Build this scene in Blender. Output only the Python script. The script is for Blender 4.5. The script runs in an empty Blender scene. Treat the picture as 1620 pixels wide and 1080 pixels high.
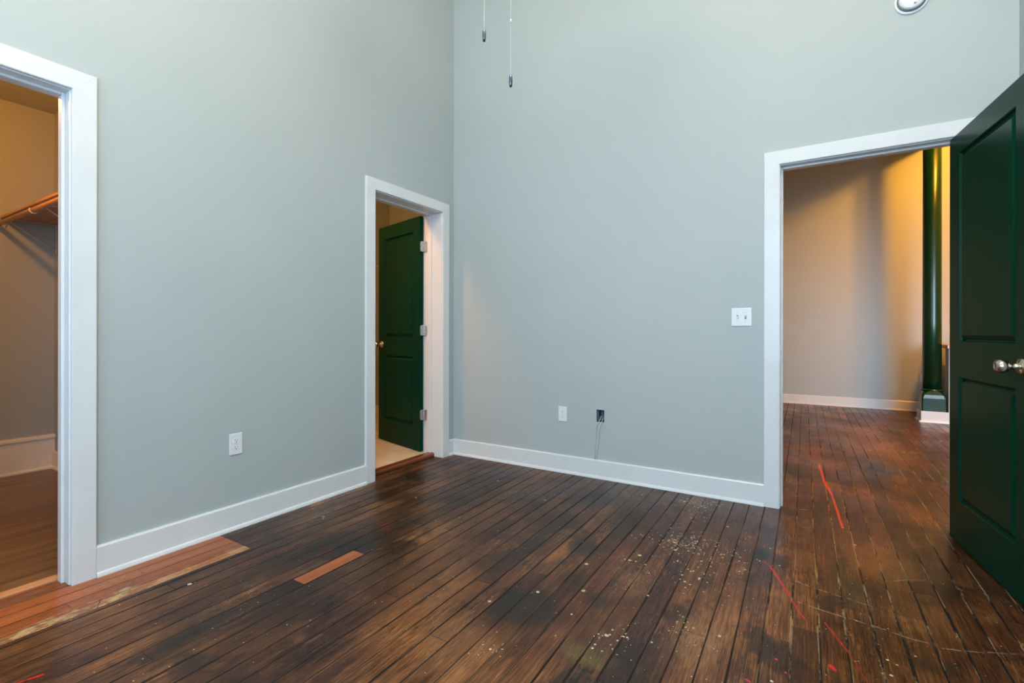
import bpy, bmesh, math, random
from mathutils import Vector, Matrix, noise as mnoise
random.seed(7)
sc = bpy.context.scene
C = bpy.data.collections.new('room'); sc.collection.children.link(C)
PI = math.pi

# ------------------------------------------------------------------ camera
cam_d = bpy.data.cameras.new('camera'); cam = bpy.data.objects.new('camera', cam_d); sc.collection.objects.link(cam)
cam.location = (2.6496, -3.3483, 1.07)
cam_d.sensor_width = 36.0; cam_d.sensor_fit = 'HORIZONTAL'
cam_d.lens = 757.96 / 1620 * 36.0
cam_d.shift_y = -(540 - 525.84) / 1620
cam_d.clip_start = 0.03; cam_d.clip_end = 100
cam.rotation_euler = (Matrix.Rotation(0.5482, 4, 'Z') @ Matrix.Rotation(PI/2, 4, 'X') @ Matrix.Rotation(0.0014, 4, 'Z')).to_euler()
sc.camera = cam

# ------------------------------------------------------------------ look and light
vs = sc.view_settings
vs.view_transform = 'Standard'; vs.look = 'None'; vs.gamma = 1.0; vs.use_curve_mapping = False
vs.exposure = -0.01

world = bpy.data.worlds.new('daylight'); sc.world = world; world.use_nodes = True
bg = world.node_tree.nodes['Background']; bg.inputs[0].default_value = (0.62, 0.78, 1.0, 1); bg.inputs[1].default_value = 1.0

def area(name, loc, rot, sx, sy, power, color, spread=None):
    l = bpy.data.lights.new(name, 'AREA'); l.shape = 'RECTANGLE'; l.size = sx; l.size_y = sy
    l.energy = power; l.color = color
    if spread: l.spread = spread
    o = bpy.data.objects.new(name, l); sc.collection.objects.link(o); o.location = loc; o.rotation_euler = rot
    return o
def point(name, loc, power, color, r=0.08):
    l = bpy.data.lights.new(name, 'POINT'); l.energy = power; l.color = color; l.shadow_soft_size = r
    o = bpy.data.objects.new(name, l); sc.collection.objects.link(o); o.location = loc
    return o
DAY = (0.48, 0.74, 1.0); WARM = (1.0, 0.37, 0.055)
# daylight through the two tall windows of the wall behind the camera
area('window_daylight', (0.95, -4.86, 1.75), (PI/2, 0, 0), 1.1, 2.0, 42, DAY)
area('window_daylight', (2.80, -4.86, 1.75), (PI/2, 0, 0), 1.1, 2.0, 112, DAY)
# daylight through the living room window, out of sight to the right
area('window_daylight', (5.0, 0.20, 1.35), (PI/2 - 0.17, 0, 0.26), 1.6, 1.5, 23, (0.60, 0.80, 1.0), 1.2)
# room lamps
point('closet_lamp_light', (-1.10, -2.95, 2.50), 44, WARM, 0.05)
point('bathroom_lamp_light', (-0.62, -1.30, 2.72), 55, (1.0, 0.42, 0.10), 0.10)
point('living_lamp_light', (4.75, 3.1, 3.95), 265, (1.0, 0.405, 0.035), 0.09)
point('living_lamp_light', (4.95, 2.35, 3.95), 130, (1.0, 0.405, 0.035), 0.09)
# unseen soft warm-white fill lights, added to brighten the upper bedroom walls
point('bedroom_fill_light', (1.75, -2.95, 4.0), 106, (1.0, 0.87, 0.69), 0.3)
point('bedroom_fill_light', (3.0, -2.6, 4.0), 88, (1.0, 0.87, 0.69), 0.25)

# ------------------------------------------------------------------ node helper
class N:
    """tiny expression wrapper around shader math nodes"""
    t = None
    def __init__(s, sock): s.s = sock
    @staticmethod
    def link(v, inp):
        if isinstance(v, N): N.t.links.new(v.s, inp)
        else:
            try: inp.default_value = v
            except Exception: inp.default_value = (v, v, v)
    @staticmethod
    def m(op, a, b=0.0, c=0.0, clamp=False):
        n = N.t.nodes.new('ShaderNodeMath'); n.operation = op; n.use_clamp = clamp
        N.link(a, n.inputs[0]); N.link(b, n.inputs[1]); N.link(c, n.inputs[2])
        return N(n.outputs[0])
    def __add__(a, b): return N.m('ADD', a, b)
    __radd__ = __add__
    def __sub__(a, b): return N.m('SUBTRACT', a, b)
    def __rsub__(a, b): return N.m('SUBTRACT', b, a)
    def __mul__(a, b): return N.m('MULTIPLY', a, b)
    __rmul__ = __mul__
    def __truediv__(a, b): return N.m('DIVIDE', a, b)
def nmin(a, b): return N.m('MINIMUM', a, b)
def nmax(a, b): return N.m('MAXIMUM', a, b)
def clamp(a): return N.m('ADD', a, 0.0, clamp=True)
def lt(a, b): return N.m('LESS_THAN', a, b)
def gt(a, b): return N.m('GREATER_THAN', a, b)
def smooth(a, lo, hi, out0=0.0, out1=1.0):
    n = N.t.nodes.new('ShaderNodeMapRange'); n.interpolation_type = 'SMOOTHSTEP'
    N.link(a, n.inputs[0])
    for i, v in enumerate((lo, hi, out0, out1)): N.link(v, n.inputs[i+1])
    return N(n.outputs[0])
def vec(x, y, z=0.0):
    n = N.t.nodes.new('ShaderNodeCombineXYZ')
    N.link(x, n.inputs[0]); N.link(y, n.inputs[1]); N.link(z, n.inputs[2]); return N(n.outputs[0])
def noise(v, scale, detail=3.0, rough=0.55):
    n = N.t.nodes.new('ShaderNodeTexNoise'); N.link(v, n.inputs['Vector'])
    n.inputs['Scale'].default_value = scale; n.inputs['Detail'].default_value = detail; n.inputs['Roughness'].default_value = rough
    return N(n.outputs[0])
def white(v):
    n = N.t.nodes.new('ShaderNodeTexWhiteNoise'); n.noise_dimensions = '3D'; N.link(v, n.inputs['Vector']); return N(n.outputs[0])
def voronoi(v, scale):
    n = N.t.nodes.new('ShaderNodeTexVoronoi'); N.link(v, n.inputs['Vector']); n.inputs['Scale'].default_value = scale
    sp = N.t.nodes.new('ShaderNodeSeparateXYZ'); N.t.links.new(n.outputs['Color'], sp.inputs[0])
    return N(n.outputs['Distance']), N(sp.outputs[0])
def mix(f, a, b):
    n = N.t.nodes.new('ShaderNodeMix'); n.data_type = 'RGBA'
    N.link(f, n.inputs[0])
    for v, i in ((a, 6), (b, 7)):
        if isinstance(v, N): N.t.links.new(v.s, n.inputs[i])
        else: n.inputs[i].default_value = (*v, 1)
    return N(n.outputs[2])
def mul(f, a, b):
    n = N.t.nodes.new('ShaderNodeMix'); n.data_type = 'RGBA'; n.blend_type = 'MULTIPLY'
    N.link(f, n.inputs[0])
    for v, i in ((a, 6), (b, 7)):
        if isinstance(v, N): N.t.links.new(v.s, n.inputs[i])
        else: n.inputs[i].default_value = (*v, 1)
    return N(n.outputs[2])
def ramp(f, stops):
    n = N.t.nodes.new('ShaderNodeValToRGB'); N.link(f, n.inputs[0])
    e = n.color_ramp.elements
    e[0].position, e[0].color = stops[0][0], (*stops[0][1], 1)
    e[1].position, e[1].color = stops[-1][0], (*stops[-1][1], 1)
    for p, c in stops[1:-1]:
        k = e.new(p); k.color = (*c, 1)
    return N(n.outputs[0])
def s(r, g, b):
    f = lambda c: (c/255/12.92) if c/255 <= 0.04045 else ((c/255+0.055)/1.055)**2.4
    return (f(r), f(g), f(b))
def new_mat(name):
    m = bpy.data.materials.new(name); m.use_nodes = True
    N.t = m.node_tree
    b = m.node_tree.nodes['Principled BSDF']
    return m, b
def objxyz():
    n = N.t.nodes.new('ShaderNodeNewGeometry')
    sp = N.t.nodes.new('ShaderNodeSeparateXYZ'); N.t.links.new(n.outputs['Position'], sp.inputs[0])
    return N(n.outputs['Position']), N(sp.outputs[0]), N(sp.outputs[1]), N(sp.outputs[2])
def bump(b, h, strength=0.3, dist=0.002):
    n = N.t.nodes.new('ShaderNodeBump'); n.inputs['Strength'].default_value = strength; n.inputs['Distance'].default_value = dist
    N.link(h, n.inputs['Height']); N.t.links.new(n.outputs[0], b.inputs['Normal'])
def setcol(b, c):
    if isinstance(c, N): N.t.links.new(c.s, b.inputs['Base Color'])
    else: b.inputs['Base Color'].default_value = (*c, 1)
def plain(name, col, rough=0.5, metal=0.0, var=0.06, scale=8.0, coat=0.0, bumps=0.0, bscale=300):
    m, b = new_mat(name)
    P, x, y, z = objxyz()
    n = noise(P, scale, 3)
    dark = tuple(c*(1-var) for c in col); lite = tuple(min(1, c*(1+var)) for c in col)
    setcol(b, mix(smooth(n, 0.3, 0.7), dark, lite))
    b.inputs['Roughness'].default_value = rough; b.inputs['Metallic'].default_value = metal
    b.inputs['Coat Weight'].default_value = coat; b.inputs['Coat Roughness'].default_value = 0.15
    if bumps: bump(b, noise(P, bscale, 2), bumps, 0.0006)
    return m

M = {}
# painted plaster, with the faint roller mottling and a scuffed patch
m, b = new_mat('wall_paint'); P, x, y, z = objxyz()
mott = noise(P, 2.2, 4, 0.6); fine = noise(P, 60, 2)
setcol(b, mix(smooth(mott, 0.3, 0.7), s(172, 180, 180), s(174, 182, 182)))
b.inputs['Roughness'].default_value = 0.55
bump(b, noise(P, 220, 2), 0.10, 0.0006)
M['wall'] = m
M['ceiling'] = plain('ceiling_paint', s(224, 222, 214), 0.8, var=0.02)
M['trim'] = plain('trim_paint', s(216, 218, 219), 0.34, var=0.02, scale=5, coat=0.15, bumps=0.05, bscale=90)
M['plate'] = plain('plate_plastic', s(224, 226, 228), 0.25, var=0.01)
M['slot'] = plain('slot_dark', s(70, 72, 76), 0.6)
M['deep'] = plain('box_dark', s(20, 26, 32), 0.6)
M['boxgrey'] = plain('box_blue_grey', s(86, 104, 116), 0.5)
M['cable'] = plain('cable_grey', s(190, 196, 200), 0.45)
M['green'] = plain('door_green', s(0, 50, 36), 0.24, var=0.08, scale=14, coat=0.0, bumps=0.06, bscale=160)
M['green'].node_tree.nodes['Principled BSDF'].inputs['Specular IOR Level'].default_value = 0.10
M['column'] = plain('column_green', s(0, 46, 24), 0.28, var=0.15, scale=9, coat=0.15, bumps=0.9, bscale=24)
M['nickel'] = plain('satin_nickel', s(206, 196, 178), 0.22, 1.0, var=0.03)
M['steel'] = plain('hinge_steel', s(205, 208, 210), 0.30, 1.0, var=0.05, scale=30)
M['pewter'] = plain('pendant_pewter', s(96, 108, 120), 0.28, 0.9, var=0.15, scale=120)
M['black'] = plain('rubber_black', s(18, 18, 20), 0.5)
M['chain'] = plain('chain_silver', s(214, 214, 210), 0.3, 0.8)
M['closet_white'] = plain('closet_trim_paint', s(240, 234, 222), 0.45, var=0.03)
M['wire'] = plain('bracket_white', s(232, 226, 214), 0.35)
M['dark_fan'] = plain('fan_bronze', s(60, 50, 44), 0.4, 0.4)
M['opal'] = plain('opal_glass', s(240, 238, 230), 0.3)
M['gap'] = plain('shadow_gap_grey', s(120, 126, 124), 0.6)

def wood(name, c0, c1, c2, axis='x', rough=0.35, sc=1.0, coat=0.2):
    m, b = new_mat(name); P, x, y, z = objxyz()
    if axis == 'x': v = vec(x*1.6*sc, y*30*sc, z*30*sc)
    elif axis == 'y': v = vec(x*30*sc, y*1.6*sc, z*30*sc)
    n1 = noise(v, 1.0, 5, 0.6); 
    v2 = vec(x*(4 if axis == 'x' else 160), y*(160 if axis == 'x' else 4), z*160)
    n2 = noise(v2, 1.0, 3, 0.6)
    setcol(b, mul(0.5, ramp(n1, [(0.28, c0), (0.5, c1), (0.72, c2)]), mix(smooth(n2, 0.35, 0.65), (0.62, 0.6, 0.58), (1, 1, 1))))
    b.inputs['Roughness'].default_value = rough; b.inputs['Coat Weight'].default_value = coat; b.inputs['Coat Roughness'].default_value = 0.2
    bump(b, n2, 0.2, 0.0008)
    return m
M['counter'] = wood('counter_wood', s(150, 92, 48), s(196, 130, 74), s(214, 152, 96), 'x')
M['shelf'] = wood('shelf_wood', s(170, 112, 66), s(206, 146, 96), s(222, 166, 116), 'x', 0.4)
M['sill'] = wood('sill_wood', s(70, 34, 16), s(118, 60, 28), s(150, 84, 42), 'y', 0.3)
M['strip'] = wood('threshold_wood', s(176, 116, 70), s(206, 146, 96), s(224, 168, 118), 'y', 0.4)
M['closet_floor'] = wood('closet_floor_wood', s(80, 54, 28), s(116, 80, 42), s(144, 102, 58), 'y', 0.4, 0.6, 0.3)

# bathroom floor: pale stone-look tiles
m, b = new_mat('bath_tile'); P, x, y, z = objxyz()
st = noise(vec(x*2.0, y*10), 1.0, 5, 0.6)
base = ramp(st, [(0.3, s(196, 180, 156)), (0.5, s(214, 200, 178)), (0.7, s(226, 214, 196))])
fx = N.m('FRACT', x/0.305); fy = N.m('FRACT', y/0.61)
g = nmax(lt(nmin(fx, 1.0-fx)*0.305, 0.0015), lt(nmin(fy, 1.0-fy)*0.61, 0.0015))
setcol(b, mix(g*0.5, base, s(170, 156, 134))); b.inputs['Roughness'].default_value = 0.3
M['tile'] = m

# ------------------------------------------------------------------ old plank floor
m, b = new_mat('old_plank_floor'); P, x, y, z = objxyz()
W = 0.0842
wob = (noise(vec(x*0.7, y*0.9, 3.0), 1.0, 2) - 0.5) * 0.004
xx = x + wob
u = xx / W
idx = N.m('FLOOR', u); fr = u - idx
r1 = white(vec(idx, 3.3)); r2 = white(vec(idx, 9.1))
L = 2.3
yl = y / L + r1*5.0
idy = N.m('FLOOR', yl); fy = yl - idy
pid = white(vec(idx, idy, 1.7)); pid2 = white(vec(idx, idy, 5.1))
edge = nmin(fr, 1.0 - fr) * W
gapn = noise(vec(idx*3.1, y*1.3), 1.0, 3, 0.6)
edgeside = lt(fr, 0.5)
gap_w = smooth(gapn, 0.30, 0.68, 0.0008, 0.0052)
gap = 1.0 - smooth(edge, gap_w, gap_w + 0.0012)
endd = nmin(fy, 1.0 - fy) * L
endgap = (1.0 - smooth(endd, 0.0008, 0.0020)) * 0.8
g_all = nmax(gap, endgap)
# grain
gr1 = noise(vec(x*34 + pid*40.0, y*1.5 + pid*11.0, pid*9.0), 1.0, 6, 0.62)
gr2 = noise(vec(x*190, y*5.0, pid*5.0), 1.0, 4, 0.6)
gr3 = noise(vec(x*430, y*16.0), 1.0, 2, 0.6)
big = noise(vec(x*1.0, y*0.8, 2.0), 2.1, 5, 0.62)
big2 = noise(vec(x*1.0, y*0.75, 7.0), 3.3, 6, 0.68)
big3 = noise(vec(x*1.2, y*1.0, 15.0), 1.1, 4, 0.6)
tone = clamp(0.10 + gr1*0.34 + (pid-0.5)*0.20 + (big-0.5)*1.30 + 0.17 + (gr2-0.5)*1.0)
col = ramp(tone, [(0.0, s(26, 19, 17)), (0.28, s(53, 34, 24)), (0.50, s(88, 56, 34)), (0.72, s(128, 85, 49)), (1.0, s(172, 125, 76))])
# reddish and greyish boards
col = mix((pid2 - 0.55)*smooth(pid2, 0.55, 0.6)*0.5, col, s(84, 42, 34))
grey = smooth(big3, 0.52, 0.66)
col = mix(grey*0.25, col, s(66, 54, 50))
# warm lamplight tinted into boards beyond and near the door; worn to bare brown
red = smooth(x, 2.35, 2.75)
col = mul(red*0.40, col, s(255, 226, 180))
worn = smooth(big2, 0.56, 0.70)*smooth(gr1, 0.35, 0.6)
col = mix(worn*0.5, col, s(150, 104, 66))
# dark, greenish-black stains
st = smooth(big2, 0.47, 0.37)
col = mix(st*0.72, col, s(32, 31, 28))
def blob(cx, cy, rx, ry, amt, c, soft=0.6, dist=0.5):
    """an irregular stain"""
    global col
    dx = (x - cx)/rx; dy = (y - cy)/ry
    d = N.m('SQRT', dx*dx + dy*dy) + (big2 - 0.5)*dist*4.0
    col = mix(smooth(d, 1.0, 1.0 - soft)*amt, col, c)
blob(2.478, -0.735, .035, .09, .85, s(26, 26, 28), .5, .3)
blob(2.562, -0.79, .04, .09, .75, s(28, 24, 26), .5, .3)
blob(1.75, -1.75, .17, .17, .75, s(34, 34, 32))
blob(1.95, -1.55, .09, .10, .55, s(34, 36, 34))
blob(1.42, -1.45, .14, .16, .50, s(36, 34, 32))
blob(0.93, -1.60, .08, .14, .60, s(34, 32, 30))
blob(2.02, -1.86, .12, .06, .50, s(104, 96, 50))
blob(2.80, -0.85, .09, .25, .45, s(48, 52, 34))
blob(3.55, 1.3, .16, .5, .65, s(52, 58, 36))
blob(2.60, 1.1, .16, .45, .55, s(40, 34, 24))
blob(1.05, -0.55, .28, .30, .35, s(40, 34, 34))
blob(2.34, -1.62, .10, .24, .50, s(146, 108, 70))
blob(2.02, -1.32, .11, .20, .40, s(132, 94, 60))
blob(1.62, -2.05, .18, .22, .42, s(134, 94, 58))
blob(1.30, -1.75, .20, .26, .38, s(126, 88, 54))
blob(1.10, -1.05, .14, .30, .34, s(118, 74, 46))
blob(2.95, -.50, .14, .34, .40, s(158, 104, 56))
blob(3.20, 2.4, .35, .9, .40, s(150, 104, 64))
blob(1.72, -1.15, .10, .16, .55, s(36, 32, 30))
blob(2.18, -1.95, .07, .10, .55, s(34, 34, 30))
blob(0.75, -2.45, .16, .22, .45, s(38, 34, 32))
# grain stays visible over stains
col = mul(0.75, col, mix(smooth(gr3, 0.38, 0.60), (0.42, 0.40, 0.38), (1.12, 1.12, 1.12)))
# newer orange boards along the left wall, by the closet door
rag = noise(vec(x*16, y*9.0), 1.0, 6, 0.75)
nb = lt(x, 4.0*W - 0.028) * lt(y, -1.995 + 0.0)
nb_idx = N.m('FLOOR', x/W)
ncol = ramp(clamp(gr1*0.9 + (white(vec(nb_idx, 44.0)) - 0.5)*0.5), [(0.15, s(120, 64, 34)), (0.45, s(164, 92, 50)), (0.8, s(196, 120, 70))])
ncol = mul(0.35, ncol, mix(smooth(gr2, 0.3, 0.6), (0.7, 0.66, 0.62), (1, 1, 1)))
inner = lt(x, 0.02)
ncol = mix(inner*smooth(rag, 0.45, 0.6)*0.5, ncol, s(122, 104, 84))
filler = smooth(x + (rag - 0.5)*0.22, 0.238, 0.262)
filler2 = smooth(y, -2.30, -2.62, 0.45, 1.0)
ncol = mix(filler*filler2*0.85, ncol, mix(smooth(rag, 0.45, 0.58), s(120, 84, 54), s(188, 168, 124)))
col = mix(nb, col, ncol)
nbgap = nmax(lt(N.m('ABSOLUTE', y + 1.995), 0.0022)*lt(x, 0.31), lt(N.m('ABSOLUTE', y + 2.585 + (x-0.28)*0.5), 0.0015)*lt(N.m('ABSOLUTE', x - 0.28), 0.035))
# one short replacement board
pb = gt(x, 9.0*W)*lt(x, 10.0*W)*gt(y, -2.07)*lt(y, -1.747)
col = mix(pb, col, mul(0.5, ramp(gr1, [(0.2, s(120, 62, 36)), (0.5, s(160, 90, 52)), (0.8, s(184, 114, 70))]), mix(smooth(gr3, .35, .6), (.75, .7, .66), (1, 1, 1))))
# one dark board with a squared end near the door
db = gt(x, 31.0*W)*lt(x, 32.0*W)*lt(y, -1.32)*gt(y, -1.9)
col = mix(db*0.6, col, s(40, 24, 18))
# gaps: dark in the room, filled with pale dirt towards the doorway
pale = smooth(x + (gapn - 0.5)*0.5, 2.5, 2.66) * smooth(noise(vec(idx*7.7, y*2.6), 1.0, 5, 0.75), 0.47, 0.58)*0.85
pale = pale * (1.0 - nb)
gcol = mix(pale, s(16, 11, 10), s(164, 132, 92))
col = mix(nmax(g_all*(1.0 - pale*0.30)*(1.0 - nb*0.45), nbgap), col, gcol)
tan_l = smooth(noise(vec(idx*5.7, y*1.1, 4.0), 1.0, 3, 0.7), 0.55, 0.66)*smooth(edge, 0.006, 0.001)*(1.0 - nb)
col = mix(tan_l*0.45, col, s(150, 112, 66))
# paint speckles: voronoi drops, dense around a few spots
def speck(scale, thr_r, dens):
    wv = vec(x + (rag - 0.5)*0.01, y + (gr1-0.5)*0.006)
    d, c = voronoi(wv, scale)
    rr = smooth(white(N.m('FLOOR', c*997.0)), 0.0, 1.0, 0.25, 1.0)
    return lt(d, rr*thr_r) * lt(c, dens)
dens = None
for (cx, cy, r, a) in [(2.13, -.80, .15, .85), (2.10, -.17, .13, .60), (1.92, -.82, .06, .42), (2.16, -1.10, .22, .14), (2.28, -1.55, .10, .16),
                       (2.09, -1.75, .10, .24), (2.11, -.42, .10, .34), (1.96, -1.16, .07, .22), (1.95, -.17, .06, .40), (2.3, -.85, .25, .13),
                       (1.25, -.85, .05, .30), (1.75, -2.0, .07, .3), (3.0, -1.55, .22, .10), (2.5, -1.75, .10, .15)]:
    dx = x - cx; dy = y - cy
    gsn = N.m('EXPONENT', (dx*dx + dy*dy) / (-(r*r*0.5)))*a
    dens = gsn if dens is None else nmax(dens, gsn)
sp = nmax(speck(85.0, 0.42, dens*1.6), speck(38.0, 0.34, dens*0.55 + 0.006))
sp = nmax(sp, speck(120.0, 0.30, 0.02 + dens*0.8))
sp = sp*(1.0 - nb)
col = mix(sp*0.9, col, mix(white(vec(N.m('FLOOR', x*30.0), N.m('FLOOR', y*30.0))), s(214, 204, 178), s(166, 156, 122)))
# smears of pale paint
sm = smooth(noise(vec(x*26, y*26, 8.0), 1.0, 4, 0.8), 0.63, 0.67)*clamp(dens*2.0)
col = mix(sm*0.5, col, s(150, 150, 120))
# scratches across the boards near the door
for (x0, y0, x1, y1) in [(2.63, -1.13, 3.02, -1.19), (2.62, -0.95, 2.90, -1.02), (2.98, -.72, 3.10, -.64), (3.05, -1.20, 3.4, -1.05)]:
    ax, ay = x1-x0, y1-y0; ll = ax*ax+ay*ay
    t_ = clamp(((x-x0)*ax + (y-y0)*ay)/ll)
    dx = x - x0 - t_*ax; dy = y - y0 - t_*ay + (noise(vec(x*6, 1.0), 1.0, 3)-0.5)*0.05
    d = N.m('SQRT', dx*dx + dy*dy)
    col = mix(smooth(d, 0.004, 0.001)*smooth(noise(vec(x*30, y*30), 1.0, 2), 0.42, 0.55)*0.55, col, s(176, 156, 124))
# red paint drips and strokes
rn = (noise(vec(x*45, y*22), 1.0, 4, 0.7) - 0.5)*2.2
rbreak = smooth(noise(vec(x*80, y*30), 1.0, 3, 0.7), 0.30, 0.48, 0.35, 1.0)
for (x0, y0, x1, y1, w0, amt, cc) in [
        (2.752, 1.30, 2.772, .77, .012, .9, (226, 74, 40)), (2.772, .77, 2.803, .50, .016, .9, (220, 66, 38)), (2.803, .50, 2.830, -.155, .010, .9, (224, 70, 40)),
        (2.484, -.812, 2.516, -.852, .007, .6, (170, 44, 42)), (2.516, -.852, 2.598, -1.09, .0085, .9, (182, 38, 40)), (2.604, -1.12, 2.651, -1.249, .006, .85, (190, 36, 38)),
        (2.716, -1.235, 2.775, -1.385, .007, .75, (180, 38, 38)), (2.775, -1.385, 2.815, -1.52, .006, .5, (160, 38, 38)),
        (2.723, -1.498, 2.730, -1.512, .012, 1.0, (224, 40, 40)), (2.571, -1.554, 2.573, -1.555, .007, 1.0, (214, 44, 52)), (2.600, -1.609, 2.601, -1.61, .006, 1.0, (214, 44, 52)),
        (2.497, -1.707, 2.505, -1.712, .007, .9, (206, 44, 52)), (2.75, -1.60, 2.76, -1.60, .006, .9, (206, 44, 52)),
        (.604, -2.885, .618, -2.835, .006, 1.0, (226, 30, 24)), (.640, -2.77, .643, -2.76, .004, .7, (190, 60, 36)),
        (.652, -1.47, .655, -1.38, .012, .6, (150, 36, 40)), (.655, -1.87, .665, -1.80, .010, .55, (140, 34, 38)), (.42, -2.1, .46, -1.9, .03, .25, (140, 44, 48)),
        (2.635, .05, 2.66, .06, .010, .85, (200, 64, 34))]:
    ax, ay = x1-x0, y1-y0; ll = max(ax*ax+ay*ay, 1e-6)
    t_ = clamp(((x-x0)*ax + (y-y0)*ay)/ll)
    dx = x - x0 - t_*ax + rn*0.006; dy = y - y0 - t_*ay
    d = N.m('SQRT', dx*dx + dy*dy) + rn*w0*0.8 + w0*0.2
    col = mix(smooth(d, w0, w0*0.6)*(amt*0.85)*rbreak, col, s(*cc))
setcol(b, col)
rough = smooth(noise(vec(x*3, y*2.0), 1.0, 5, 0.65), 0.3, 0.7, 0.25, 0.42) + (gr3 - 0.5)*0.14 + g_all*0.3
N.link(rough, b.inputs['Roughness'])
b.inputs['Specular IOR Level'].default_value = 0.30
height = (1.0 - g_all)*1.0 + gr3*0.16 + gr1*0.25 + pid*0.12 + N.m('POWER', fr*(1.0-fr)*4.0, 0.35)*0.35
bump(b, height, 0.45, 0.0022)
M['floor'] = m

# ------------------------------------------------------------------ mesh helpers
class MB:
    def __init__(s): s.bm = bmesh.new()
    def box(s, x0, x1, y0, y1, z0, z1, bev=0.0, mat=0, seg=1):
        vs_ = [s.bm.verts.new(p) for p in ((x0,y0,z0),(x1,y0,z0),(x1,y1,z0),(x0,y1,z0),(x0,y0,z1),(x1,y0,z1),(x1,y1,z1),(x0,y1,z1))]
        fs = [s.bm.faces.new([vs_[i] for i in f]) for f in ((3,2,1,0),(4,5,6,7),(0,1,5,4),(1,2,6,5),(2,3,7,6),(3,0,4,7))]
        for f in fs: f.material_index = mat
        if bev:
            es = {e for f in fs for e in f.edges}
            r = bmesh.ops.bevel(s.bm, geom=list(es), offset=bev, segments=seg, affect='EDGES', profile=0.5)
            for f in r['faces']: f.material_index = mat
        return s
    def prism(s, pts, ax, a, b_, mat=0):
        """extrude a closed 2D polygon along axis ax (0,1,2) between a and b_"""
        def P(p, t):
            q = list(p); q.insert(ax, t); return q
        A = [s.bm.verts.new(P(p, a)) for p in pts]; B = [s.bm.verts.new(P(p, b_)) for p in pts]
        n = len(pts); fs = []
        for i in range(n): fs.append(s.bm.faces.new((A[i], A[(i+1) % n], B[(i+1) % n], B[i])))
        fs.append(s.bm.faces.new(A[::-1])); fs.append(s.bm.faces.new(B))
        for f in fs: f.material_index = mat
        return s
    def hexa(s, bot, top, mat=0):
        A = [s.bm.verts.new(p) for p in bot]; B = [s.bm.verts.new(p) for p in top]
        n = len(A); fs = [s.bm.faces.new((A[i], A[(i+1) % n], B[(i+1) % n], B[i])) for i in range(n)]
        fs.append(s.bm.faces.new(A[::-1])); fs.append(s.bm.faces.new(B))
        for f in fs: f.material_index = mat
        return s
    def lathe(s, prof, c=(0,0,0), axis=(0,0,1), seg=32, mat=0, cap=True):
        """prof: (radius, height) pairs along axis"""
        q = Vector((0,0,1)).rotation_difference(Vector(axis)); c = Vector(c); rings = []
        for r, h in prof:
            if r < 1e-6: rings.append([s.bm.verts.new(c + q @ Vector((0,0,h)))])
            else: rings.append([s.bm.verts.new(c + q @ Vector((r*math.cos(2*PI*k/seg), r*math.sin(2*PI*k/seg), h))) for k in range(seg)])
        for A, B in zip(rings, rings[1:]):
            for k in range(seg):
                k2 = (k+1) % seg
                if len(A) == 1 and len(B) == 1: continue
                if len(A) == 1: f = s.bm.faces.new((A[0], B[k2], B[k]))
                elif len(B) == 1: f = s.bm.faces.new((A[k], A[k2], B[0]))
                else: f = s.bm.faces.new((A[k], A[k2], B[k2], B[k]))
                f.material_index = mat; f.smooth = True
        if cap:
            if len(rings[0]) > 1: s.bm.faces.new(rings[0][::-1]).material_index = mat
            if len(rings[-1]) > 1: s.bm.faces.new(rings[-1]).material_index = mat
        return s
    def tube(s, pts, r, seg=10, mat=0):
        pts = [Vector(p) for p in pts]; rings = []
        for i, p in enumerate(pts):
            d = (pts[min(i+1, len(pts)-1)] - pts[max(i-1, 0)]).normalized()
            up = Vector((0,0,1)) if abs(d.z) < 0.9 else Vector((1,0,0))
            a = d.cross(up).normalized(); b_ = d.cross(a).normalized()
            rr = r[i] if isinstance(r, (list, tuple)) else r
            rings.append([s.bm.verts.new(p + (a*math.cos(2*PI*k/seg) + b_*math.sin(2*PI*k/seg))*rr) for k in range(seg)])
        for A, B in zip(rings, rings[1:]):
            for k in range(seg):
                f = s.bm.faces.new((A[k], A[(k+1) % seg], B[(k+1) % seg], B[k])); f.smooth = True; f.material_index = mat
        s.bm.faces.new(rings[0][::-1]).material_index = mat; s.bm.faces.new(rings[-1]).material_index = mat
        return s
    def build(s, name, mats, parent=None, loc=None):
        bmesh.ops.recalc_face_normals(s.bm, faces=s.bm.faces[:])
        me = bpy.data.meshes.new(name); s.bm.to_mesh(me); s.bm.free()
        for m_ in (mats if isinstance(mats, (list, tuple)) else [mats]): me.materials.append(m_)
        o = bpy.data.objects.new(name, me); C.objects.link(o)
        if loc: o.location = loc
        if parent: o.parent = parent
        return o
def spline(pts, n=8):
    P = [Vector(p) for p in pts]; P = [P[0]*2-P[1]] + P + [P[-1]*2-P[-2]]; out = []
    for i in range(1, len(P)-2):
        for k in range(n):
            t = k/n
            out.append(0.5*((2*P[i]) + (P[i+1]-P[i-1])*t + (2*P[i-1]-5*P[i]+4*P[i+1]-P[i+2])*t*t + (3*P[i]-P[i-1]-3*P[i+1]+P[i+2])*t**3))
    out.append(P[-2]); return out
def tag(o, label, cat, group=None):
    o['label'] = label; o['category'] = cat
    if group: o['group'] = group
    return o
def struct(o, label=None, cat=None):
    o['kind'] = 'structure'
    if label: o['label'] = label
    if cat: o['category'] = cat
    return o
def empty(name, loc, rz=0.0, parent=None):
    o = bpy.data.objects.new(name, None); C.objects.link(o); o.location = loc; o.rotation_euler = (0, 0, rz)
    o.empty_display_size = 0.1
    if parent: o.parent = parent
    return o

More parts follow.
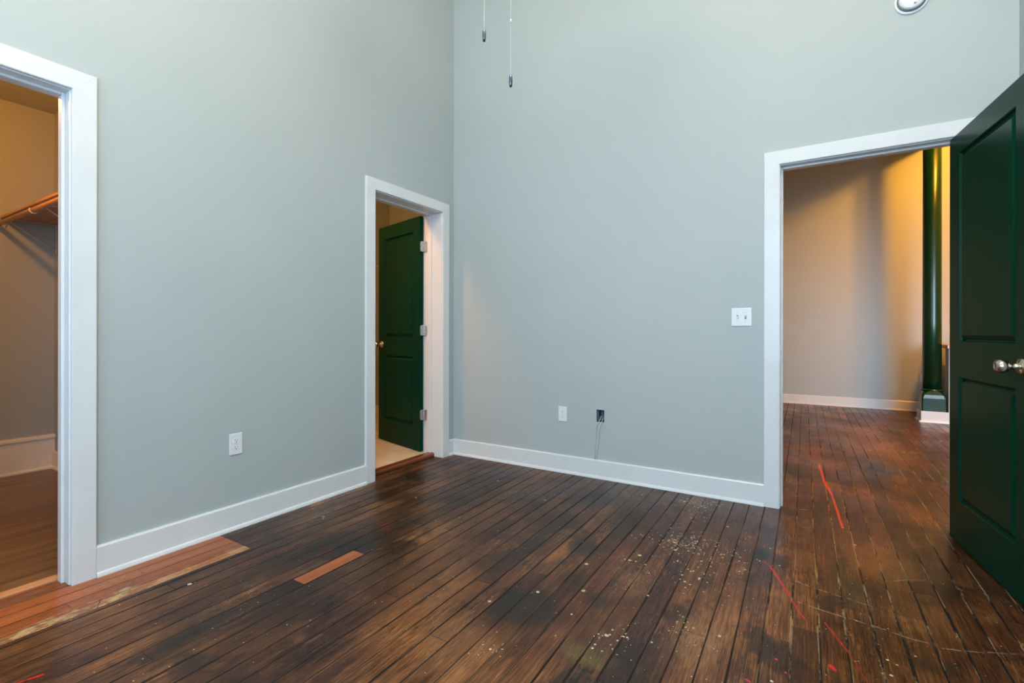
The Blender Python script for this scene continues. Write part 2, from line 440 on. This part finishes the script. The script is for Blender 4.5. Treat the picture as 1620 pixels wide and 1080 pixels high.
# ------------------------------------------------------------------ dimensions
H = 4.30                     # ceiling height of the main rooms
XR = 3.56                    # right wall of the bedroom
YF = -4.80                   # wall behind the camera
TB, TC, TR = 0.19, 0.13, 0.13  # wall depth at bathroom door, closet door, living room door
CAS = 0.083                  # casing width
JZ = 2.090                   # opening head
BY0, BY1 = -0.915, -0.170    # bathroom opening
CY0, CY1 = -3.400, -2.597    # closet opening
RX0, RX1 = 2.524, 3.327      # living room opening
YB = 5.13                    # far wall of the living room
J = 0.018                    # jamb board

# ------------------------------------------------------------------ setting
struct(MB().box(-0.13, 7.6, YF, YB, -0.12, 0.0).build('floor', M['floor']), 'worn dark plank floor of old boards with paint spots', 'floor')
struct(MB().box(-2.6, -TC, -3.95, -2.0, -0.12, 0.0).build('floor_closet', M['closet_floor']), 'smooth brown wood floor inside the closet', 'floor')
struct(MB().box(-2.4, -0.128, -1.88, 2.0, -0.12, 0.027).build('floor_bathroom', M['tile']), 'pale stone look floor inside the bathroom', 'floor')

w = MB()
w.box(-TC, 0, YF, CY0-J, 0, H); w.box(-TC, 0, CY0-J, CY1+J, JZ+J, H); w.box(-TC, 0, CY1+J, -1.94, 0, H)
w.box(-TB, 0, -1.94, BY0-J, 0, H); w.box(-TB, 0, BY0-J, BY1+J, JZ+J, H); w.box(-TB, 0, BY1+J, TR, 0, H)
struct(w.build('wall_left', M['wall']), 'grey green left wall with closet and bathroom doorways', 'wall')

# back wall, with the rectangular hole for the open low voltage box
bx0, bx1, bz0, bz1 = 1.339, 1.397, 0.413, 0.502
w = MB()
w.box(0, bx0, 0, TR, 0, H); w.box(bx0, bx1, 0, TR, 0, bz0); w.box(bx0, bx1, 0, TR, bz1, H); w.box(bx1, RX0-J, 0, TR, 0, H)
w.box(RX0-J, RX1+J, 0, TR, JZ+J, H); w.box(RX1+J, XR, 0, TR, 0, H)
struct(w.build('wall_back', M['wall']), 'pale blue grey back wall with the wide doorway', 'wall')
struct(MB().box(XR, XR+0.13, YF, TR, 0, H).build('wall_right', M['wall']), 'grey green right wall behind the open door', 'wall')
w = MB()
wins = [(0.40, 1.50), (2.25, 3.35)]; wz0, wz1 = 0.75, 2.75
xs = [-0.19, 0.40, 1.50, 2.25, 3.35, XR+0.13]
for i in (0, 2, 4): w.box(xs[i], xs[i+1], YF-0.2, YF, 0, H)
for a, b_ in wins: w.box(a, b_, YF-0.2, YF, 0, wz0); w.box(a, b_, YF-0.2, YF, wz1, H)
struct(w.build('wall_front', M['wall']), 'wall behind the camera with two tall windows', 'wall')
for i, (a, b_) in enumerate(wins):
    f = MB()
    for q in ((a, a+.05, wz0, wz1), (b_-.05, b_, wz0, wz1), (a+.05, b_-.05, wz0, wz0+.06), (a+.05, b_-.05, wz1-.06, wz1), (a+.05, b_-.05, 1.72, 1.78)):
        f.box(q[0], q[1], YF-0.03, YF+0.012, q[2], q[3], 0.003)
    struct(f.build('window_%d' % (i+1), M['trim']), 'white window frame in the wall behind the camera', 'window')
struct(MB().box(-0.19, XR+0.13, YF-0.2, TR, H, H+0.1).build('ceiling', M['ceiling']), 'white bedroom ceiling', 'ceiling')

# closet shell
w = MB(); w.box(-2.55, -2.42, -3.95, -2.0, 0, 2.79)
struct(w.build('wall_closet_back', M['wall']), 'back wall of the closet', 'wall')
struct(MB().box(-2.55, -TC, -2.0, -1.94, 0, 2.79).build('wall_closet_right', M['wall']), 'closet wall that carries the shelf', 'wall')
struct(MB().box(-2.55, -TC, -3.95, -3.85, 0, 2.79).build('wall_closet_left', M['wall']), 'left wall of the closet', 'wall')
struct(MB().box(-2.55, -TC, -3.95, -1.94, 2.79, 2.85).build('ceiling_closet', M['wall']), 'low ceiling of the closet', 'ceiling')

# bathroom shell
YBB = 1.37
struct(MB().box(-2.35, -2.2, -1.94, 1.60, 0.0, 2.85).build('wall_bathroom_far', M['wall']), 'far wall of the bathroom', 'wall')
struct(MB().box(-2.2, -TB, 1.37, 1.50, 0, 2.85).build('wall_bathroom_back', M['wall']), 'back wall of the bathroom', 'wall')
struct(MB().box(-TB, -0.06, TR, 1.50, 0, 2.85).build('wall_bathroom_right', M['wall']), 'right wall of the bathroom', 'wall')
struct(MB().box(-2.2, -TB, -1.94, -1.88, 0, 2.85).build('wall_bathroom_left', M['wall']), 'left wall of the bathroom', 'wall')
struct(MB().box(-2.35, -TB, -1.94, 1.50, 2.85, 2.95).build('ceiling_bathroom', M['ceiling']), 'ceiling of the bathroom', 'ceiling')

# living room shell
struct(MB().box(-0.06, 7.6, YB, YB+0.13, 0, H).build('wall_living_back', M['wall']), 'tan lit far wall of the living room', 'wall')
struct(MB().box(0.0, 0.13, TR, YB, 0, H).build('wall_living_left', M['wall']), 'left wall of the living room', 'wall')
w = MB(); w.box(7.6, 7.73, TR, YB, 0, H)
struct(w.build('wall_living_right', M['wall']), 'right wall of the living room', 'wall')
w = MB(); w.box(XR+0.13, 4.15, 0, TR, 0, H); w.box(5.85, 7.73, 0, TR, 0, H); w.box(4.15, 5.85, 0, TR, 0, .55); w.box(4.15, 5.85, 0, TR, 2.2, H)
struct(w.build('wall_living_front', M['wall']), 'near wall of the living room with a wide window', 'wall')
struct(MB().box(0.0, 7.73, TR, YB+0.13, H, H+0.1).build('ceiling_living', M['ceiling']), 'ceiling of the living room', 'ceiling')
struct(MB().box(3.94, 4.08, 1.0, YB, 3.60, H).build('beam_living', M['ceiling']), 'beam below the living room ceiling', 'beam')

# baseboards with a small shoe moulding
PR = [(0, 0), (.028, 0), (.028, .006), (.024, .016), (.016, .020), (.016, .127), (.011, .134), (0, .134)]
def base_y(mb, x, y0, y1, d=1, h=.134):      # runs along y, sticks out in d*x
    mb.prism([(x + d*px, pz if pz < .1 else pz + h - .134) for px, pz in PR], 1, y0, y1)
def base_x(mb, y, x0, x1, d=-1, h=.134):
    mb.prism([(y + d*px, pz if pz < .1 else pz + h - .134) for px, pz in PR], 0, x0, x1)
w = MB(); base_y(w, 0, CY1+CAS+.005, BY0-CAS-.005); base_y(w, 0, BY1+CAS+.005, 0); base_y(w, 0, YF, CY0-CAS-.005)
struct(w.build('baseboard_left', M['trim']), 'white baseboard along the left wall', 'baseboard')
w = MB(); base_x(w, 0, 0, RX0-CAS-.005); base_x(w, 0, RX1+CAS+.005, XR)
struct(w.build('baseboard_back', M['trim']), 'white baseboard along the back wall', 'baseboard')
w = MB(); base_y(w, XR, YF, 0, -1)
struct(w.build('baseboard_right', M['trim']), 'white baseboard along the right wall', 'baseboard')
w = MB(); base_x(w, YB, 0.13, 7.6)
struct(w.build('baseboard_living', M['trim']), 'white baseboard along the living room far wall', 'baseboard')
w = MB()
w.box(-2.42, -2.402, -3.85, -2.0, 0, .236); w.prism([(-2.42, .232), (-2.396, .232), (-2.390, .240), (-2.390, .256), (-2.398, .264), (-2.42, .266)], 1, -3.85, -2.0)
w.prism([(-2.402, 0), (-2.388, 0), (-2.389, .012), (-2.402, .02)], 1, -3.85, -2.016)
base_x(w, -2.0, -2.40, -TC-.09)
struct(w.build('baseboard_closet', M['closet_white']), 'tall capped baseboard inside the closet', 'baseboard')
w = MB(); base_y(w, -2.2, -1.88, 1.37, 1, .1); 
w.box(-2.2, -2.19, -1.88, 1.37, 1.94, 1.955, 0.002)
struct(w.build('baseboard_bathroom', M['closet_white']), 'baseboard inside the bathroom', 'baseboard')

# ------------------------------------------------------------------ door frames
def frame(name, a0, a1, depth, axis, stop, label, both=True, head=JZ):
    """casing (mitred) + jamb + stop. axis 'x': opening runs in x, room side is -y; axis 'y': opening runs in y, room side is +x"""
    T = 0.018; rv = 0.005; CW = CAS
    def P(a, dep, z):      # dep: 0 at wall face, positive into the room, negative through the wall
        return (a, -dep, z) if axis == 'x' else (dep, a, z)
    def casing(mb, d0, d1):
        i0, i1, iz = a0 - rv, a1 + rv, head + rv
        o0, o1, oz = i0 - CW, i1 + CW, iz + CW
        g = 0.0002
        for q in ([(o0, 0), (i0, 0), (i0, iz-g), (o0, oz-g)], [(i1, 0), (o1, 0), (o1, oz-g), (i1, iz-g)], [(o0+g, oz), (i0+g, iz), (i1-g, iz), (o1-g, oz)]):
            bm0 = len(mb.bm.faces)
            A = [P(p[0], d0, p[1]) for p in q]; B = [P(p[0], d1, p[1]) for p in q]
            vs0 = [mb.bm.verts.new(p) for p in A]; vs1 = [mb.bm.verts.new(p) for p in B]
            fs = [mb.bm.faces.new((vs0[i], vs0[(i+1) % 4], vs1[(i+1) % 4], vs1[i])) for i in range(4)] + [mb.bm.faces.new(vs0[::-1]), mb.bm.faces.new(vs1)]
            L4 = list(fs[-1].verts); keep = [(1, 2), (3, 0)] if q[0][1] == 0 else [(0, 3), (1, 2)]
            es = [e for e in fs[-1].edges if any({L4[a_], L4[b_]} == set(e.verts) for a_, b_ in keep)]
            bmesh.ops.recalc_face_normals(mb.bm, faces=fs)
            bmesh.ops.bevel(mb.bm, geom=es, offset=0.0025, segments=2, affect='EDGES')
    mb = MB(); casing(mb, 0.0, T)
    if both: casing(mb, -depth, -depth - T)
    root = struct(mb.build(name, M['trim']), label, 'door frame')
    mb = MB()
    def bx(a, a_, d, d_, z, z_, bev=0.0015):
        p, q = P(a, d, z), P(a_, d_, z_)
        mb.box(min(p[0], q[0]), max(p[0], q[0]), min(p[1], q[1]), max(p[1], q[1]), min(z, z_), max(z, z_), bev)
    bx(a0-J+.001, a0, -depth, 0, 0, head); bx(a1, a1+J-.001, -depth, 0, 0, head); bx(a0-J+.001, a1+J-.001, -depth, 0, head, head+J-.001)
    s0, s1 = stop
    bx(a0, a0+.012, -s0, -s1, 0, head-.0005, .002); bx(a1-.012, a1, -s0, -s1, 0, head-.0005, .002); bx(a0+.012, a1-.012, -s0, -s1, head-.012, head, .002)
    mb.build('jamb', M['trim'], root)
    return root
fr_c = frame('trim_1', CY0, CY1, TC, 'y', (.045, .085), 'white casing around the closet doorway at the left edge')
fr_b = frame('trim_2', BY0, BY1, TB, 'y', (.105, .150), 'white casing around the narrow bathroom doorway')
fr_r = frame('trim_3', RX0, RX1, TR, 'x', (.042, .080), 'white casing around the doorway on the back wall')
MB().box(RX0-.001, RX0+.0015, .006, .034, .915, .980, .0006).build('strike_plate', M['steel'], fr_r)
MB().box(RX0+.0015, RX0+.002, .013, .027, .932, .962).build('latch_hole', M['deep'], fr_r)

# ------------------------------------------------------------------ panel door leaf
def leaf(mb, w_, h_, t, panels, px0, px1):
    """slab in local axes: x along the width from the hinge, y thickness 0..t (visible face y=0), z up"""
    xs_ = [0, px0, px1, w_]; zs = [0]
    for z0, z1 in panels: zs += [z0, z1]
    zs.append(h_)
    rings = [(0, 0), (.003, .001), (.009, .013), (.013, .014), (.035, .0012), (.037, .001)]
    bm = mb.bm
    for side in (0, 1):
        def V(x_, z_, d): return bm.verts.new((x_, d if side == 0 else t - d, z_))
        def quad(a): 
            f = bm.faces.new(a if side == 0 else a[::-1]); return f
        for i in range(3):
            for k in range(len(zs)-1):
                x0, x1, z0, z1 = xs_[i], xs_[i+1], zs[k], zs[k+1]
                if i == 1 and k % 2 == 1:
                    prev = None
                    for ins, d in rings:
                        cur = [V(x0+ins, z0+ins, d), V(x1-ins, z0+ins, d), V(x1-ins, z1-ins, d), V(x0+ins, z1-ins, d)]
                        if prev:
                            for q in range(4): quad([prev[q], prev[(q+1) % 4], cur[(q+1) % 4], cur[q]])
                        prev = cur
                    quad(prev)
                else:
                    quad([V(x0, z0, 0), V(x1, z0, 0), V(x1, z1, 0), V(x0, z1, 0)])
    def B(p): return bm.verts.new(p)
    for a, c in (((0,0),(0,h_)), ((w_,0),(w_,h_))):
        x_ = a[0]; bm.faces.new([B((x_,0,0)), B((x_,t,0)), B((x_,t,h_)), B((x_,0,h_))])
    for z_ in (0, h_): bm.faces.new([B((0,0,z_)), B((w_,0,z_)), B((w_,t,z_)), B((0,t,z_))])
    bmesh.ops.remove_doubles(bm, verts=bm.verts[:], dist=1e-5)

def knob(root, x_, z_, t, side, seg=36):
    """round knob with rose; side -1 sticks out of the y=0 face, +1 out of the y=t face"""
    y0 = 0 if side < 0 else t
    mb = MB()
    mb.lathe([(.0, .0), (.033, .0), (.033, .003), (.030, .008), (.022, .011), (.0125, .013), (.0115, .034), (.014, .040), (.0235, .046), (.0275, .056),
              (.0280, .064), (.0255, .073), (.019, .079), (.010, .0815), (.009, .0800), (.0, .0800)], (x_, y0, z_), (0, side, 0), seg)
    return mb.build('knob', M['nickel'], root)
def hinge(root, z_, pin_xy, leafdir, jambdir, name='hinge'):
    """butt hinge: two plates and a knuckle, in the door's local axes"""
    mb = MB(); hh = .089; px, py = pin_xy
    for k in range(5):
        mb.lathe([(.0062, 0), (.0062, hh/5-.0008)], (px, py, z_-hh/2+k*hh/5), (0,0,1), 14)
    mb.lathe([(.0, 0), (.005, 0), (.006, .003), (.004, .006), (0, .007)], (px, py, z_+hh/2), (0,0,1), 14)
    for d in (leafdir, jambdir):
        d = Vector(d); d.normalize(); n = Vector((-d.y, d.x)); a = Vector((px, py))
        L_ = .036; rr = .012; th = .0012
        prof = [(0, -hh/2), (L_-rr, -hh/2)] + [(L_-rr+rr*math.sin(q*PI/8), -hh/2+rr-rr*math.cos(q*PI/8)) for q in range(1, 4)] + [(L_, -hh/2+rr), (L_, hh/2-rr)] + \
               [(L_-rr+rr*math.cos(q*PI/8), hh/2-rr+rr*math.sin(q*PI/8)) for q in range(1, 4)] + [(L_-rr, hh/2), (0, hh/2)]
        bot = []; top = []
        for l_, zz in prof:
            p = a + d*l_; bot.append((p.x - n.x*th, p.y - n.y*th, z_+zz)); top.append((p.x + n.x*th, p.y + n.y*th, z_+zz))
        mb.hexa(bot, top)
        for l_, zz in ((.014, -.028), (.026, 0.0), (.014, .028)):
            p = a + d*l_
            for sg in (-1, 1): mb.lathe([(.0032, 0), (.0030, .0006), (0, .0006)], (p.x + n.x*th*sg, p.y + n.y*th*sg, z_+zz), (n.x*sg, n.y*sg, 0), 8, mat=1, cap=False)
    return mb.build(name, [M['steel'], M['slot']], root)

# door 1: dark green, open against the right, hinged at the doorway's right jamb
ang = math.atan2(-.726, .076)
d1 = empty('door_1', (3.299, -0.010, 0), ang); struct(d1, 'glossy dark green panel door standing open at the right edge', 'door')
mb = MB(); W1 = .775; leaf(mb, W1, 2.066, .035, [(.213, .838), (1.013, 1.965)], .113, .664)
o = mb.build('door_leaf', M['green'], d1, (0, 0, .012))
k1 = knob(d1, .715, .940, .035, -1); knob(d1, .715, .940, .035, 1)
MB().box(W1-.0005, W1+.0012, .005, .030, .915, .975, .0005).build('latch_plate', M['nickel'], d1)
for z_ in (.35, 1.09, 1.82): hinge(d1, z_, (-.006, .041), (.0, -1), (-.15, 1.0))

# door 2: green bathroom door, swung into the bathroom
ang = math.radians(165.2)
d2 = empty('door_2', (-0.208, -0.208, .0), ang); struct(d2, 'green panel door opened into the bathroom', 'door')
# local +y must point away from the camera: mirrored thickness handled with negative y
mb = MB(); W2 = .728; leaf(mb, W2, 2.050, .035, [(.21, .82), (.99, 1.93)], .105, .618)
for v in mb.bm.verts: v.co.y *= -1
bmesh.ops.recalc_face_normals(mb.bm, faces=mb.bm.faces[:])
mb.build('door_leaf', M['green'], d2, (0, 0, .034))
def knob2(side):
    mb = MB()
    mb.lathe([(.0, .0), (.033, .0), (.033, .003), (.030, .008), (.022, .011), (.0125, .013), (.0115, .034), (.014, .040), (.0235, .046), (.0275, .056),
              (.0280, .064), (.0255, .073), (.019, .079), (.0, .0815)], (.665, 0 if side > 0 else -.035, .955), (0, side, 0), 30)
    mb.build('knob', M['nickel'], d2)
knob2(1); knob2(-1)
for z_ in (.353, 1.088, 1.818):
    hinge(d2, z_, (-.014, -.033), (.05, 1), (-.978, -.208))

# strips under the doors
mb = MB(); mb.prism([(-.135, 0), (-.078, 0), (-.074, .008), (-.074, .022), (-.080, .031), (-.092, .034), (-.135, .034)], 1, BY0+.0005, BY1-.0005)
tag(mb.build('door_sill', M['sill']), 'reddish brown wood sill in the bathroom doorway', 'door sill')
mb = MB(); mb.prism([(-.155, 0), (-.105, 0), (-.108, .006), (-.118, .009), (-.145, .009), (-.155, .004)], 1, CY0+.0005, CY1-.0005)
tag(mb.build('threshold_strip', M['strip']), 'light wood threshold strip at the closet doorway', 'threshold')

# ------------------------------------------------------------------ electrical plates
def outlet(name, loc, rz, label):
    """duplex outlet, local: plate in the xz plane facing -y"""
    r = empty(name, loc, rz)
    tag(r, label, 'electrical outlet')
    mb = MB(); mb.box(-.035, .035, -.0055, 0, -.0575, .0575, .0028, seg=2)
    p = mb.build('cover_plate', M['plate'], r)
    for dz in (.0195, -.0195):
        mb = MB()
        pts = []
        for k in range(24):
            a = 2*PI*k/24; pts.append((max(-.0145, min(.0145, .0172*math.cos(a))), dz + max(-.0140, min(.0140, .0172*math.sin(a)))))
        mb.prism([(px, pz) for px, pz in pts], 1, -.0075, -.0050)
        q = mb.build('receptacle', M['plate'], r)
        mb = MB()
        mb.box(-.0075, -.0053, -.0079, -.0072, dz-.001, dz+.0075); mb.box(.0053, .0072, -.0079, -.0072, dz, dz+.0070)
        mb.lathe([(.0026, 0), (0, .0001)], (0, -.0076, dz-.0068), (0, -1, 0), 12)
        mb.build('slots', M['slot'], q)
    mb = MB(); mb.lathe([(.003, 0), (.0028, .0012), (0, .0014)], (0, -.0055, 0), (0, -1, 0), 12); mb.build('screw', M['steel'], r)
    return r
outlet('outlet', (0.0005, -1.9025, .461), PI/2, 'white duplex outlet on the left wall between the doorways')
outlet('outlet', (1.064, -0.0005, .446), 0, 'white duplex outlet on the back wall beside the open cable box')
outlet('outlet', (4.027, YB-.0005, .461), 0, 'white outlet low on the far living room wall beside the green column')

sw = empty('light_switch', (2.309, -.0005, 1.170)); tag(sw, 'white double toggle light switch beside the doorway on the back wall', 'light switch')
MB().box(-.0585, .0585, -.0055, 0, -.0575, .0575, .0028, seg=2).build('cover_plate', M['plate'], sw)
for dx, up in ((-.023, -1), (.023, 1)):
    MB().box(dx-.0052, dx+.0052, -.0062, -.0050, -.012, .012, .0003).build('toggle_slot', M['slot'], sw)
    mb = MB(); mb.hexa([(dx-.0042, -.005, -.009), (dx+.0042, -.005, -.009), (dx+.0042, -.005, .009), (dx-.0042, -.005, .009)],
                       [(dx-.0032, -.016, up*.009-.004), (dx+.0032, -.016, up*.009-.004), (dx+.0032, -.016, up*.009+.004), (dx-.0032, -.016, up*.009+.004)])
    mb.build('toggle', M['plate'], sw)
    for dz in (-.030, .030): MB().lathe([(.0030, 0), (.0028, .001), (0, .0012)], (dx, -.0055, dz), (0, -1, 0), 12).build('screw', M['steel'], sw)

# open wall box with two loose cables
bxo = empty('wall_box', ((bx0+bx1)/2, 0, (bz0+bz1)/2)); tag(bxo, 'open uncovered cable box in the back wall right of the outlet', 'electrical box')
hw, hz = (bx1-bx0)/2, (bz1-bz0)/2
mb = MB()
mb.box(-hw, -hw+.004, .001, .06, -hz, hz); mb.box(hw-.004, hw, .001, .06, -hz, hz); mb.box(-hw, hw, .001, .06, -hz, -hz+.004); mb.box(-hw, hw, .001, .06, hz-.004, hz); mb.box(-hw, hw, .056, .06, -hz, hz)
mb.build('box_shell', M['deep'], bxo)
mb = MB(); mb.box(-hw+.004, -hw+.013, .006, .05, -hz+.006, hz-.006, .001); mb.box(.004, .013, .012, .05, -hz+.01, hz-.006, .001)
mb.build('box_divider', M['boxgrey'], bxo)
for pts, lab in (([(1.362, .035, .450), (1.358, .006, .418), (1.353, -.009, .402), (1.341, -.012, .372), (1.334, -.008, .315), (1.332, -.010, .24), (1.327, -.007, .17), (1.3255, -.007, .139)],
                  'left of two thin grey cables hanging from the open wall box'),
                 ([(1.380, .035, .455), (1.381, .006, .425), (1.378, -.010, .405), (1.366, -.014, .366), (1.360, -.009, .31), (1.354, -.011, .24), (1.343, -.008, .17), (1.339, -.008, .137)],
                  'right of two thin grey cables hanging from the open wall box')):
    mb = MB(); mb.tube(spline(pts), .0030, 8); c = mb.build('cable', M['cable']); tag(c, lab, 'cable', 'loose cables below the wall box')
    e = pts[-1]; mb = MB(); mb.lathe([(.0026, 0), (.0028, .003), (.0026, .008)], (e[0], e[1], e[2]-.004), (0, 0, 1), 8); mb.build('cable_end', M['slot'], c)

# ------------------------------------------------------------------ smoke detector
sd = empty('smoke_detector', (3.142, -.0005, 2.874)); tag(sd, 'round white smoke detector high on the back wall', 'smoke detector')
MB().lathe([(.0, 0), (.0745, 0), (.0745, .006), (.070, .010), (.060, .011), (0, .011)], (0,0,0), (0,-1,0), 48).build('mounting_plate', M['plate'], sd)
MB().lathe([(.0645, .010), (.0620, .020), (0, .020)], (0,0,0), (0,-1,0), 48).build('vent_ring', M['gap'], sd)
MB().lathe([(.0, .019), (.0570, .019), (.0585, .024), (.0575, .030), (.050, .036), (.020, .039), (0, .039)], (0,0,0), (0,-1,0), 48).build('cover', M['plate'], sd)
MB().lathe([(.014, .037), (.014, .041), (.012, .0425), (0, .0425)], (.0,0,.012), (0,-1,0), 24).build('test_button', M['plate'], sd)
MB().box(.006, .015, -.0390, -.030, -.041, -.033).build('indicator', M['gap'], sd)

# ------------------------------------------------------------------ ceiling fan (above the frame) and its pull chains
fan = empty('ceiling_fan', (1.72, -1.925, H)); tag(fan, 'dark ceiling fan above the room that carries the pull chains', 'ceiling fan')
MB().lathe([(0, 0), (.075, 0), (.072, -.02), (.04, -.06), (.014, -.07), (0, -.07)], seg=32).build('canopy', M['dark_fan'], fan)
MB().lathe([(.013, -.06), (.013, -.62)], seg=16).build('downrod', M['dark_fan'], fan)
MB().lathe([(0, -.60), (.04, -.60), (.11, -.64), (.12, -.70), (.11, -.76), (.06, -.79), (.055, -.86), (0, -.86)], seg=32).build('motor', M['dark_fan'], fan)
for k in range(5):
    a = 2*PI*k/5 + .3
    mb = MB(); mb.hexa([(.10, -.03, -.746), (.22, -.055, -.752), (.62, -.065, -.758), (.64, 0, -.75), (.62, .065, -.742), (.22, .055, -.740), (.10, .03, -.738)],
                       [(.10, -.03, -.738), (.22, -.055, -.744), (.62, -.065, -.750), (.64, 0, -.742), (.62, .065, -.734), (.22, .055, -.732), (.10, .03, -.730)])
    o = mb.build('blade', M['dark_fan'], fan); o.rotation_euler = (0, 0, a)
ZT = H - .855
def chain(x_, y_, zb, label, joint=None):
    r = empty('pull_chain', (x_, y_, zb)); tag(r, label, 'pull chain', 'fan pull chains')
    mb = MB()
    mb.lathe([(0, 0), (.0042, .0002), (.0045, .0035)], seg=16, mat=1, cap=False)
    mb.lathe([(.0045, .0035), (.0056, .006), (.0064, .014), (.0066, .022), (.0062, .031), (.0050, .039), (.0036, .042), (0, .0425)], seg=20)
    mb.build('pendant', [M['pewter'], M['black']], r)
    mb = MB(); z_ = .0435
    while z_ < ZT - zb - .001:
        bmesh.ops.create_icosphere(mb.bm, subdivisions=1, radius=.00145, matrix=Matrix.Translation((0, 0, z_))); z_ += .0034
    mb.tube([(0,0,.042), (0,0,ZT-zb)], .0006, 5)
    mb.build('bead_chain', M['chain'], r)
    if joint:
        MB().lathe([(.0018, -.006), (.0026, -.005), (.0026, .005), (.0018, .006)], (0,0,joint-zb), seg=12).build('connector', M['chain'], r)
chain(1.6783, -1.9501, 2.102, 'left, higher pull chain with a pewter pendant hanging from above')
chain(1.7589, -1.9008, 1.941, 'right, lower pull chain with a pewter pendant and a small joint', 2.174)

# ------------------------------------------------------------------ closet shelf, rod and brackets
mb = MB(); mb.box(-2.419, -.30, -2.300, -2.001, 1.907, 1.926, .002)
tag(mb.build('closet_shelf', M['shelf']), 'light wood shelf along the right side of the closet', 'shelf')
mb = MB(); mb.tube([(-2.419, -2.318, 1.857), (-.32, -2.318, 1.857)], .0165, 24)
tag(mb.build('closet_rod', M['shelf']), 'light wood hanging rod in front of the closet shelf', 'closet rod')
def bracket(x_, label):
    r = empty('shelf_bracket', (x_, -2.001, 1.907)); tag(r, label, 'shelf bracket', 'closet shelf brackets')
    mb = MB()
    mb.box(-.009, .009, -.003, 0, -.232, -.002, .001)
    mb.build('wall_strap', M['wire'], r)
    mb = MB(); mb.box(-.009, .009, -.285, -.003, -.005, -.002, .0008); mb.build('shelf_strap', M['wire'], r)
    mb = MB(); mb.tube([(0, -.004, -.205), (0, -.275, -.012)], .0030, 8); mb.build('strut', M['wire'], r)
    mb = MB()
    a = [(-.0, -.283, -.006)]
    for k in range(13):
        q = PI*0.55 - k*(PI*1.25/12) + PI
        a.append((0, -.317 + .0205*math.cos(PI*-.15 - k*PI*1.0/12), -.051 + .0205*math.sin(PI*-.15 - k*PI*1.0/12)))
    mb.tube(spline([(0, -.283, -.006), (0, -.293, -.030)] + a[2:], 3), .0034, 8); mb.build('rod_hook', M['wire'], r)
    for dz in (-.03, -.15, -.222):
        mb = MB(); mb.lathe([(.004, 0), (.0036, .0015), (0, .002)], (0, -.003, dz), (0, -1, 0), 10); mb.build('screw', M['steel'], r)
for x_, lab in ((-2.37, 'white metal shelf bracket nearest the closet back wall'), (-1.60, 'white metal shelf bracket halfway along the closet shelf'), (-.80, 'white metal shelf bracket near the closet doorway')):
    bracket(x_, lab)

# ------------------------------------------------------------------ living room: iron column, half wall, counter
cx_, cy_ = 3.975, 4.300
col_ = empty('iron_column', (cx_, cy_, .0)); tag(col_, 'tall glossy dark green round iron column beyond the doorway', 'column')
mb = MB(); mb.lathe([(.092, .39), (.090, 1.2), (.089, 2.4), (.088, H-.02)], seg=40); mb.build('shaft', M['column'], col_)
mb = MB(); mb.lathe([(.094, .368), (.108, .372), (.112, .380), (.108, .389), (.094, .395)], seg=40, cap=False); mb.build('collar', M['column'], col_)
def octa(hw_, ch): return [(-hw_+ch, -hw_), (hw_-ch, -hw_), (hw_, -hw_+ch), (hw_, hw_-ch), (hw_-ch, hw_), (-hw_+ch, hw_), (-hw_, hw_-ch), (-hw_, -hw_+ch)]
mb = MB()
lv = [(.112, .010, .0), (.112, .012, .285), (.108, .022, .325), (.090, .040, .368)]
rings = [[mb.bm.verts.new((px, py, z_)) for px, py in octa(a, c)] for a, c, z_ in lv]
for A, B in zip(rings, rings[1:]):
    for k in range(8): mb.bm.faces.new((A[k], A[(k+1) % 8], B[(k+1) % 8], B[k]))
mb.bm.faces.new(rings[0][::-1]); mb.bm.faces.new(rings[-1])
mb.build('pedestal', M['column'], col_)
struct(MB().box(4.112, 5.9, 4.215, 4.375, 0, .885).build('wall_half', M['wall']), 'low half wall beside the green column', 'wall')
w = MB(); w.box(3.860, 5.9, 4.165, 4.175, 0, .130, .001); w.box(3.852, 3.862, 4.165, 4.435, 0, .130, .001); w.box(3.862, 4.11, 4.425, 4.435, 0, .130)
w.box(3.862, 4.11, 4.175, 4.19, .115, .130); w.box(4.11, 5.9, 4.175, 4.214, .115, .130)
w.prism([(4.165, 0), (4.145, 0), (4.147, .012), (4.165, .022)], 0, 3.84, 5.9)
w.prism([(3.852, 0), (3.832, 0), (3.834, .012), (3.852, .022)], 1, 4.150, 4.44)
struct(w.build('baseboard_half_wall', M['trim']), 'white baseboard box wrapping the column foot', 'baseboard')
mb = MB(); mb.box(4.085, 5.95, 4.14, 4.95, .887, .930, .004, seg=2)
tag(mb.build('countertop', M['counter']), 'light wood counter on the half wall behind the green column', 'countertop')
mb = MB(); mb.box(4.30, 5.9, 4.376, 4.90, 0.0, .886)
tag(mb.build('base_cabinet', M['trim']), 'white cabinet under the wood counter behind the half wall', 'cabinet')
